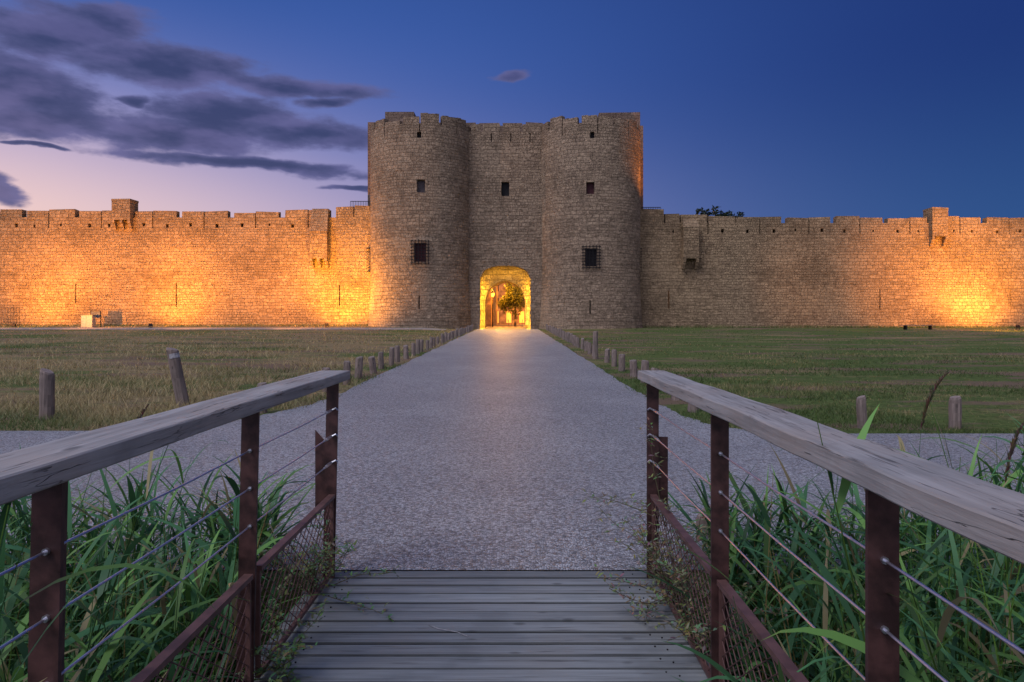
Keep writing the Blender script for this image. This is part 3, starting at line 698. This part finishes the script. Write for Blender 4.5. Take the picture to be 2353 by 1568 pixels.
def railing(xp,xi,xo,ys,label,sgn,tilt):
    t=empty('bridge_railing',(xp,ys[0],0)); tag(t,label,'railing')
    def Lr(o): o.location=(-xp,-ys[0],0); return o
    zt,zb=1.205,1.152
    mb=MB(); N=60; ya,yb=3.985,-.6; rr=random.Random(int(abs(xi)*100)); ph=rr.uniform(0,6)
    def prof(y):
        w=.003*math.sin(y*3.1+ph)+.002*math.sin(y*9+ph)+rr.uniform(-.001,.001); x0,x1=min(xi,xo)+w,max(xi,xo)+w*.6; e=.004
        return [(x0+e,zb),(x1-e,zb),(x1,zb+e),(x1,zt-e+w*.5),(x1-e,zt+w*.5),(x0+e,zt+w*.5),(x0,zt-e+w*.5),(x0,zb+e)]
    R=[]
    for i in range(N+1):
        yy=ya+(yb-ya)*i/N; R.append([(p[0],yy,p[1]) for p in prof(yy)])
    for i in range(N):
        for k in range(8): mb.face([R[i][k],R[i][(k+1)%8],R[i+1][(k+1)%8],R[i+1][k]])
    mb.face(R[0]); mb.face(R[-1]); Lr(mb.build('handrail',M['rail'],t))
    for j,y in enumerate(ys):
        p=MB(); w=.034; dx=tilt
        zbot=-.25
        p.hexa([(xp-w-dx,y-.006,zbot),(xp+w-dx,y-.006,zbot),(xp+w-dx,y+.006,zbot),(xp-w-dx,y+.006,zbot),(xp-w,y-.006,zb-.006),(xp+w,y-.006,zb-.006),(xp+w,y+.006,zb-.006),(xp-w,y+.006,zb-.006)])
        p.hexa([(xp-.005-dx,y+.007,zbot),(xp+.005-dx,y+.007,zbot),(xp+.005-dx,y+.06,zbot),(xp-.005-dx,y+.06,zbot),(xp-.005,y+.007,zb-.006),(xp+.005,y+.007,zb-.006),(xp+.005,y+.06,zb-.006),(xp-.005,y+.06,zb-.006)])
        p.box(xp-.06,xp+.06,y-.04,y+.05,zb-.0055,zb-.0005)
        po=Lr(p.build('post',M['rust'],t))
        if j==0:
            q=MB(); xa_=xp+sgn*.02-dx*.5; xb_=xp+sgn*.09-dx*.5; A,B_=min(xa_,xb_),max(xa_,xb_)
            za,zb2=(.80,.84) if sgn>0 else (.84,.80)
            q.hexa([(A,y+.008,.40),(B_,y+.008,.40),(B_,y+.018,.40),(A,y+.018,.40),(A,y+.008,za+.02),(B_,y+.008,zb2-.02),(B_,y+.018,zb2-.02),(A,y+.018,za+.02)])
            Lr(q.build('end_bracket',M['rust'],t))
    for z in (.98,.83,.68):
        c=MB()
        allp=[(xp+.0,3.86,z)]
        for a,b_ in zip(ys[:-1],ys[1:]): allp+= [(xp,(a+b_)/2,z-.004),(xp,b_,z)]
        c.tube(allp,.0034,6); co=Lr(c.build('cable',M['steel'],t))
        f=MB(); f.tube([(xp,3.945,z),(xp,3.90,z)],.0055,8); f.tube([(xp,3.90,z),(xp,3.81,z)],.0085,8); f.tube([(xp,3.81,z),(xp,3.77,z)],.0055,8)
        f.tube([(xp-sgn*.03,3.938,z),(xp-sgn*.022,3.925,z+.012),(xp,3.92,z)],.005,6)
        f.build('turnbuckle',M['steel'],co)
        for y in ys[1:]:
            g=MB(); g.tube([(xp,y+.012,z),(xp,y-.014,z)],.008,8); g.build('cable_sleeve',M['steel'],co)
    for a,b_ in zip(ys[:-1],ys[1:]):
        y1,y0=a-.02,b_+.07; z0,z1=.045,.485
        fr=MB(); fr.box(xp-.018,xp+.018,y0,y1,z1-.010,z1+.010); fr.box(xp-.010,xp+.010,y0,y1,z0-.01,z0+.01)
        fr.box(xp-.010,xp+.010,y0,y0+.012,z0+.01,z1-.012); fr.box(xp-.010,xp+.010,y1-.012,y1,z0+.01,z1-.012)
        fo=Lr(fr.build('infill_frame',M['mesh'],t))
        ms=MB(); hh=z1-z0-.02; step=.085; run=hh*1.35; w=.0024
        y=y0-run
        while y<y1:
            for s in (1,-1):
                ya_,yb_=(y,y+run) if s==1 else (y+run,y)
                za_,zb_=z0+.01,z1-.012
                def lerp(a1,b1,q): return a1+(b1-a1)*q
                t0,t1=0,1
                for lim,up in ((y0+.01,False),(y1-.01,True)):
                    d=(yb_-ya_); q=(lim-ya_)/d
                    if (not up and d>0) or (up and d<0): t0=max(t0,q)
                    else: t1=min(t1,q)
                if t1-t0>.02:
                    A=(xp+s*.0012,lerp(ya_,yb_,t0),lerp(za_,zb_,t0)); B=(xp+s*.0012,lerp(ya_,yb_,t1),lerp(za_,zb_,t1))
                    ms.tube([A,B],w,4,cap=False)
            y+=step
        ms.build('wire_mesh',M['mesh'],fo)
    return t
railing(-1.05,-.958,-1.13,[3.95,2.72,1.54,.36],'left railing with grey wooden handrail, brown steel posts and three cables',-1,.03)
railing(.80,.72,.875,[3.95,2.66,1.485,.3],'right railing with grey wooden handrail, brown steel posts and three cables',1,0)

# ------------------------------------------------------------ grass blades
def vnoise(x,y,s,seed):
    r=np.random.default_rng(seed); g=r.random((257,257)); x=(x*s+1000)%256; y=(y*s+1000)%256
    xi=x.astype(int);yi=y.astype(int); fx=x-xi; fy=y-yi; fx=fx*fx*(3-2*fx); fy=fy*fy*(3-2*fy)
    return (g[xi,yi]*(1-fx)+g[xi+1,yi]*fx)*(1-fy)+(g[xi,yi+1]*(1-fx)+g[xi+1,yi+1]*fx)*fy
N=190000
Y=1/rng.uniform(1/65.5,1/9.0,N); X=rng.uniform(-1,1,N)*(Y*.92+2)
nb=7000; Y[:nb]=rng.uniform(65.6,66.42,nb); X[:nb]=rng.uniform(-58,58,nb)
L_=np.interp(Y,LY,LX); R_=np.interp(Y,RY,RX)
edge=rng.uniform(-.03,.14,N)*(vnoise(X,Y,.9,9)*1.6)
wallb=Y>65.55
q=vnoise(X*.7,Y*1.3,.38,5)*.6+vnoise(X*.5,Y*.8,1.5,6)*.4
bare=(q>.58)&(rng.random(N)<.85)&(~wallb)
ok=((X<L_+edge)|(X>R_-edge))&(Y>8.95)&~((Y>57.9)&(Y<61.3)&(X<-6))&~bare
ok&=~((Y<9.16)&(X<0)&(rng.random(N)<.8))
X=X[ok];Y=Y[ok];N=len(X); wallb=wallb[ok]; q=q[ok]
p=vnoise(X,Y,.35,1)*.6+vnoise(X,Y,1.3,2)*.4; p2=vnoise(X*.6,Y*1.2,.22,12)
left=1/(1+np.exp(X*1.5+.5))
dist_edge=np.minimum(np.abs(X-np.interp(Y,LY,LX)),np.abs(X-np.interp(Y,RY,RX))); dist_edge=np.where(Y<11,np.minimum(dist_edge,(Y-9)*1.0),dist_edge)
dry=np.clip(left*.80+.0*(1-left)+(p-.5)*2.2+(p2-.5)*1.1-np.exp(-dist_edge/1.2)*.7+(q>.52)*.5,0,1)
dry=np.clip(dry+rng.normal(0,.16,N),0,1)
h=(.025+.07*rng.random(N))*(.5+1.0*p)*(1+left*.7); h=np.where((q>.52)&(left<.5),h*.5,h)
h=np.where(wallb,.12+.35*rng.random(N)*p,h); dry=np.where(wallb,dry*.5,dry)
w=.0045*(Y/9)**.9*rng.uniform(.8,1.6,N)
Z=np.array([gz(a,b_) for a,b_ in zip(X,Y)])-.01
ang=rng.uniform(0,PI,N); ln=rng.normal(0,.6,(N,2))*h[:,None]
V=np.zeros((N,3,3)); V[:,0]=np.stack([X-np.cos(ang)*w,Y-np.sin(ang)*w*.4,Z],1); V[:,1]=np.stack([X+np.cos(ang)*w,Y+np.sin(ang)*w*.4,Z],1); V[:,2]=np.stack([X+ln[:,0],Y+ln[:,1],Z+h],1)
gcol=np.array([.095,.160,.036]); dcol=np.array([.50,.39,.18])
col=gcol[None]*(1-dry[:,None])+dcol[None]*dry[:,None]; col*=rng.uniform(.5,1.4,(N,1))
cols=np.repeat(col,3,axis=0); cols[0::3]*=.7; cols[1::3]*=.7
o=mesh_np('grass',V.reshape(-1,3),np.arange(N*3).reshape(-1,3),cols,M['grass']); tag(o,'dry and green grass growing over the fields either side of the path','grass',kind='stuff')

# ------------------------------------------------------------ reeds
class Blades:
    def __init__(s): s.V=[];s.F=[];s.Cc=[];s.n=0
    def strip(s,pts,ws,side,col,col2=None):
        n=len(pts); pts=np.array(pts); side=np.array(side)
        w=np.array(ws)[:,None]; s.V.append(np.stack([pts-side*w,pts+side*w],1).reshape(-1,3))
        i=np.arange(n-1)*2+s.n; s.F.append(np.stack([i,i+1,i+3,i+2],1)); s.n+=2*n
        cc=np.array(col)[None]+(np.array(col2 if col2 is not None else col)-np.array(col))[None]*np.linspace(0,1,n)[:,None]
        s.Cc.append(np.repeat(cc,2,axis=0))
    def build(s,name,parent=None): return mesh_np(name,np.concatenate(s.V),np.concatenate(s.F),np.concatenate(s.Cc),M['leaf'],parent)
def leafcol():
    r=random.random(); b_=random.uniform(.4,1.4)
    if r<.08: c=(.30,.25,.12)
    elif r<.42: c=(.12,.25,.055)
    else: c=(.06,.165,.06)
    return tuple(x*b_ for x in c)
def leaf(B,base,az,L,w,el0,droop,col,seg=7):
    p=np.array(base,float); el=el0; pts=[p.copy()]; d=L/seg
    for i in range(seg):
        el-=droop/seg*(.4+1.2*i/seg)
        p=p+d*np.array([math.cos(az)*math.cos(el),math.sin(az)*math.cos(el),math.sin(el)]); pts.append(p.copy())
    tw=random.uniform(-.5,.5); side=(-math.sin(az)*math.cos(tw),math.cos(az)*math.cos(tw),math.sin(tw))
    ws=[w*x for x in (.45,.8,1,.98,.85,.62,.33,.02)]
    B.strip(pts,ws,side,col,tuple(min(1,c*1.25) for c in col))
def reed(Bs,Bl,x,y,z,h,lean,nl=8,lw=.011,ll=.5,straight=False):
    az=random.uniform(0,2*PI) if lean is None else lean[0]; la=random.uniform(.02,.26) if lean is None else lean[1]
    pts=[];N_=5
    for i in range(N_+1):
        t=i/N_; pts.append((x+math.cos(az)*h*la*t**1.6,y+math.sin(az)*h*la*t**1.6,z+h*t))
    c=leafcol(); c=(c[0]*1.1,c[1],c[2]*.8)
    Bs.strip(pts,[.004,.004,.0035,.003,.0022,.001],(1,0,0),c); Bs.strip(pts,[.004,.004,.0035,.003,.0022,.001],(0,1,0),c)
    a0=random.uniform(0,2*PI)
    for k in range(nl):
        t=.30+.68*k/nl+random.uniform(-.03,.03); i=min(int(t*N_),N_-1); f=t*N_-i
        b_=[pts[i][q]+(pts[i+1][q]-pts[i][q])*f for q in range(3)]
        leaf(Bl,b_,a0+k*2.6+random.uniform(-.5,.5),ll*random.uniform(.6,1.3)*(1.05-.40*t),lw*random.uniform(.6,1.4),random.uniform(.6,1.35),random.uniform(.3,1.8),leafcol())
    return pts
def bed(n,fx,label):
    B=Blades()
    for _ in range(n):
        x,y,top=fx(); z=gz(x,y)-.02; reed(B,B,x,y,z,max(.35,top-z),None,nl=random.randint(5,8),lw=random.choice([.008,.009,.013]),ll=.6)
    for _ in range(n*5):
        x,y,top=fx(); z=gz(x,y); leaf(B,(x,y,z),random.uniform(0,6.28),min(random.uniform(.4,1.2),max(.3,top-z+.2)),random.uniform(.003,.008),random.uniform(1.0,1.5),random.uniform(.6,2.2),leafcol())
    o=B.build('reed_bed'); tag(o,label,'reeds',kind='stuff')
def fl():
    y=random.uniform(.9,4.25); x=-1.24-random.random()**1.1*(.4+y*.75)
    if y>3.6: x=min(x,-1.5)
    top=min(.95,1.5-.30*y)-random.random()**1.3*.6+(random.uniform(.15,.38) if random.random()<.14 else 0)
    return x,y,top
def fr():
    y=random.uniform(.9,4.35); x=1.0+random.random()*(.4+y*.75)
    if y>3.7: x=max(x,1.2)
    s=min(1,max(0,(x/y-.38)/.34)); top=min(1.05,1.5-y*(.375-.20*s))-random.random()**1.3*.6+(random.uniform(.12,.32) if random.random()<.12 else 0)
    return x,y,top
bed(540,fl,'dense green reeds and long grass filling the ditch left of the footbridge')
bed(640,fr,'dense green reeds and long grass filling the ditch right of the footbridge')
def plume(B,base,az,L,col):
    p=np.array(base,float); el=1.35
    for i in range(60):
        t=i/60; el=1.35-.7*t
        p=p+L/60*np.array([math.cos(az)*math.cos(el),math.sin(az)*math.cos(el),math.sin(el)])
        env=math.sin(PI*(t*.86+.14))**.8
        for k in range(3):
            a=random.uniform(0,6.28); l=L*.16*env*random.uniform(.5,1.2); q=p+np.array([math.cos(a)*l*.35+math.cos(az)*l*.2,math.sin(a)*l*.35,l*.8])
            B.strip([p,(p+q)/2+np.array([0,0,.006]),q],[.0012,.003,.0004],(math.sin(a),-math.cos(a),0),tuple(c*random.uniform(.6,1.4) for c in col))
def reed_thing(x,y,top,az,la,label,pl=True,nl=6,ll=.5,lw=.012,group=None):
    z=gz(x,y); t=empty('reed',(x,y,z)); tag(t,label,'reed',group); Bs=Blades(); Bl=Blades(); h=top-z
    if pl: h-=.26
    pts=reed(Bs,Bl,0,0,0,h,(az,la),nl=nl,lw=lw,ll=ll)
    Bs.build('stem',t); Bl.build('leaves',t)
    if pl:
        P=Blades(); plume(P,pts[-1],az,.30,(.15,.10,.065)); P.build('seed_head',t)
reed_thing(1.68,3.0,1.27,.3,.07,'tall reed with a dark seed head standing alone above the right handrail',True,4,.4)
reed_thing(1.74,2.6,1.14,.2,.14,'reed with a drooping brown seed head, left one of the right edge group',True,5,.4)
reed_thing(1.82,2.66,1.22,.1,.10,'reed with a brown seed head at the right picture edge, highest of that group',True,5,.4)
reed_thing(1.90,2.8,1.06,.5,.12,'low reed with a brown seed head at the right picture edge',True,5,.4)
reed_thing(-1.95,3.4,1.06,1.5,.04,'thin reed stalk with a pale brown head above the left handrail',True,3)
reed_thing(-1.33,2.95,.94,.2,.10,'broad leaved reed rising beside the middle left post',False,9,.66,.018)
reed_thing(-1.40,3.25,.84,-.4,.08,'broad leaved reed just behind the left cables near the end post',False,9,.62,.017)
reed_thing(-2.0,3.2,.86,.9,.05,'upright reed with arching leaves in the middle of the left bed',False,8,.6,.016)
reed_thing(1.05,2.95,.80,.9,.12,'reed with a wide pointed leaf just outside the right railing',False,5,.5,.022)
reed_thing(1.45,3.3,.90,.3,.10,'upright reed under the right handrail with long arching leaves',False,8,.6,.014)
def weed(x,y,z,size,label,n=10,col=(.06,.09,.035),spread=.9,lean=(0,0)):
    t=empty('weed',(x,y,z)); tag(t,label,'weed'); Bs=Blades(); Bl=Blades(); sc=(.17,.15,.08)
    for k in range(n):
        az=random.uniform(0,6.28); el=random.uniform(.5,1.3); p=np.zeros(3); d=size/9*random.uniform(.6,1.1); pts=[p.copy()]
        for i in range(9):
            az+=random.uniform(-.3,.3); el+=random.uniform(-.25,.18)
            p=p+d*np.array([math.cos(az)*math.cos(el)*spread+lean[0],math.sin(az)*math.cos(el)*spread+lean[1],max(-.3,math.sin(el))]); p[2]=max(p[2],.0); pts.append(p.copy())
            for s in range(3 if i>2 else 1):
                a=random.uniform(0,6.28); l=random.uniform(.02,.07)*size/.5; q=p+l*np.array([math.cos(a),math.sin(a),random.uniform(-.2,.9)])
                Bs.strip([p,q],[.0010,.0006],(0,0,1),sc)
                for r_ in range(3):
                    f=random.uniform(.3,1); b_=p+(q-p)*f; leaf(Bl,b_,random.uniform(0,6.28),random.uniform(.014,.036),.0052,random.uniform(-.3,1),.5,tuple(c*random.uniform(.6,1.6) for c in col),seg=7)
        Bs.strip(pts,[.0024]*6+[.0016]*4,(1,0,0),sc); Bs.strip(pts,[.0024]*6+[.0016]*4,(0,0,1),sc)
    Bs.build('stems',t); Bl.build('leaves',t)
WC=(.14,.20,.08)
weed(-1.10,3.7,.01,.50,'straggly low weed spilling over the left deck edge by the end post',20,WC,1.1,(.12,-.2))
weed(-1.0,2.9,.01,.36,'small wiry weed on the left side of the deck by the middle post',9,WC)
weed(.88,3.6,0,.62,'bushy wiry weed growing through the right railing mesh',28,(.19,.19,.10),.9,(-.12,-.1))
weed(.84,3.05,.0,.5,'smaller wiry weed leaning over the right deck edge',18,(.18,.18,.09),1,(-.1,-.15))
weed(.84,3.8,.35,.6,'sparse budding sprig reaching left from the right end post',4,(.18,.20,.09),.7,(-.35,0))
mb=MB(); mb.tube([(-.42,3.32,.016),(-.36,3.27,.02),(-.27,3.24,.018),(-.22,3.2,.016)],.0018,5); tag(mb.build('dry_stalk',M['band']),'thin dry stalk lying on the planks near the middle of the deck','stalk')

# ------------------------------------------------------------ world
w=bpy.data.worlds.new('World'); S.world=w; w.use_nodes=True; n=NT(w.node_tree); bg=w.node_tree.nodes['Background']
g=n.coord('Generated'); sp=n.new('ShaderNodeSeparateXYZ'); n.put(sp.inputs[0],g); x,y,z=sp.outputs
az=n.m('ARCTAN2',x,y); el=n.m('ARCSINE',z)
def dirn(px,py):
    a=px-1182; return math.atan2(a,F),math.atan2(735-py,math.hypot(F,a))
def gauss(v,c,s):
    d=n.m('DIVIDE',n.m('SUBTRACT',v,c),s); return n.m('EXPONENT',n.m('MULTIPLY',n.m('MULTIPLY',d,d),-1))
base=n.mix(n.step(az,-.3,.7),(.045,.110,.385),(.014,.040,.185))
low=n.mix(n.step(az,-.4,.7),(.11,.18,.50),(.030,.095,.27))
base=n.mix(n.step(el,.02,.36),low,base)
base=n.mix(n.step(el,.33,.60,0,.5),base,(.014,.034,.17))
g1=n.m('MULTIPLY',gauss(az,-.85,.58),n.step(el,.44,.10)); base=n.mix(n.m('MULTIPLY',g1,1.0,clamp=True),base,(.42,.40,.70))
g2=n.m('MULTIPLY',gauss(az,-.85,.60),gauss(el,.10,.115)); base=n.mix(n.m('MULTIPLY',g2,1.1,clamp=True),base,(.90,.62,.57))
blobs=[(-80,60,330,75,40),(150,45,330,60,30),(-120,160,210,250,62),(130,118,560,165,38),(420,175,880,214,20),(-150,265,270,285,34),(230,300,600,318,42),(360,250,680,290,42),(560,300,880,322,28),
 (200,345,890,402,14),(690,240,800,236,12),(1115,180,1205,176,9),(-20,420,20,440,24),(280,222,350,232,11),(740,430,900,438,6),(0,330,140,345,5)]
dens=None
cmb=n.new('ShaderNodeCombineXYZ'); n.put(cmb.inputs[0],n.m('MULTIPLY',az,1.0)); n.put(cmb.inputs[1],n.m('MULTIPLY',el,2.7))
wv1=n.new('ShaderNodeTexNoise'); n.put(wv1.inputs['Vector'],cmb.outputs[0]); wv1.inputs['Scale'].default_value=9; wv1.inputs['Detail'].default_value=5
ws_=n.new('ShaderNodeSeparateColor'); n.put(ws_.inputs[0],wv1.outputs['Color'])
azw=n.m('ADD',az,n.m('MULTIPLY',n.m('SUBTRACT',ws_.outputs[0],.5),.09)); elw=n.m('ADD',el,n.m('MULTIPLY',n.m('SUBTRACT',ws_.outputs[1],.5),.03))
for (x0,y0,x1,y1,r) in blobs:
    a0=dirn(x0,y0);a1=dirn(x1,y1); cx,cy=(a0[0]+a1[0])/2,(a0[1]+a1[1])/2; hx=math.hypot(a1[0]-a0[0],a1[1]-a0[1])/2; th=math.atan2(a1[1]-a0[1],a1[0]-a0[0])
    rr=r/F*1.2; c_,s_=math.cos(th),math.sin(th); A=hx+rr*.8
    dx=n.m('SUBTRACT',azw,cx); dy=n.m('SUBTRACT',elw,cy)
    p_=n.m('ADD',n.m('MULTIPLY',dx,c_/A),n.m('MULTIPLY',dy,s_/A)); q_=n.m('ADD',n.m('MULTIPLY',dx,-s_/rr),n.m('MULTIPLY',dy,c_/rr))
    d=n.m('SUBTRACT',1,n.m('SQRT',n.m('ADD',n.m('MULTIPLY',p_,p_),n.m('MULTIPLY',q_,q_))))
    dens=d if dens is None else n.m('SMOOTH_MAX',dens,d,.15)
nz=n.noise(cmb.outputs[0],16,9,.58,.0)
sh1=n.noise(cmb.outputs[0],10,4,.5,.0); sh2=n.noise(n.mapping(cmb.outputs[0],(1,1,1),(.01,-.05,0)),10,4,.5,.0)
cv=n.m('ADD',n.m('MAXIMUM',dens,-1.2),n.m('MULTIPLY',n.m('SUBTRACT',nz,.5),1.3))
al=n.step(cv,-.18,.34)
lit=n.step(n.m('SUBTRACT',sh1,sh2),-.12,.22)
dark=n.mix(lit,(.040,.054,.145),(.085,.092,.235)); dark=n.mix(n.m('MULTIPLY',g1,n.m('MULTIPLY',lit,.35)),dark,(.26,.21,.38))
thin=n.step(cv,.0,.8); cc=n.mix(thin,n.mix(.45,dark,(.17,.17,.38)),dark)
sky=n.mix(n.m('MULTIPLY',n.m('MULTIPLY',al,.95),n.step(y,0,.2)),base,cc)
beh=n.step(y,.25,-.7); behind_fill=n.mix(n.m('MULTIPLY',beh,n.step(el,1.3,.1)),(0,0,0),(.54,.50,.53))  # sky glow added behind the camera, out of view, as soft fill
up=n.step(el,.6,1.3); zenith_fill=n.mix(up,(0,0,0),(.24,.28,.42))  # extra overhead brightness, out of view, added to fill the scene
tot=n.mix(1.0,n.mix(1.0,sky,behind_fill,'ADD'),zenith_fill,'ADD')
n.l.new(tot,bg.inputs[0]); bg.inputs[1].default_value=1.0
w.cycles.sampling_method='MANUAL'; w.cycles.sample_map_resolution=256
l=bpy.data.lights.new('dusk_fill','SUN'); l.energy=1.75; l.angle=math.radians(28); l.color=(.95,.92,1.0); o=bpy.data.objects.new('dusk_fill',l); C.objects.link(o)  # wide soft lamp added to simulate dusk sky fill, no visible sun
o.rotation_euler=Vector((.62,.62,-1.1)).to_track_quat('-Z','Y').to_euler()

# ------------------------------------------------------------ camera
cam=bpy.data.cameras.new('camera'); co=bpy.data.objects.new('camera',cam); C.objects.link(co); S.camera=co
co.location=(0,0,H); co.rotation_euler=(PI/2,0,0); cam.sensor_width=36; cam.lens=36*F/2353.0
cam.shift_x=-(1182-1176.5)/2353.0; cam.shift_y=-(784-735)/2353.0; cam.clip_start=.02; cam.clip_end=3000
S.view_settings.view_transform='Standard'; S.view_settings.look='None'; S.view_settings.exposure=0
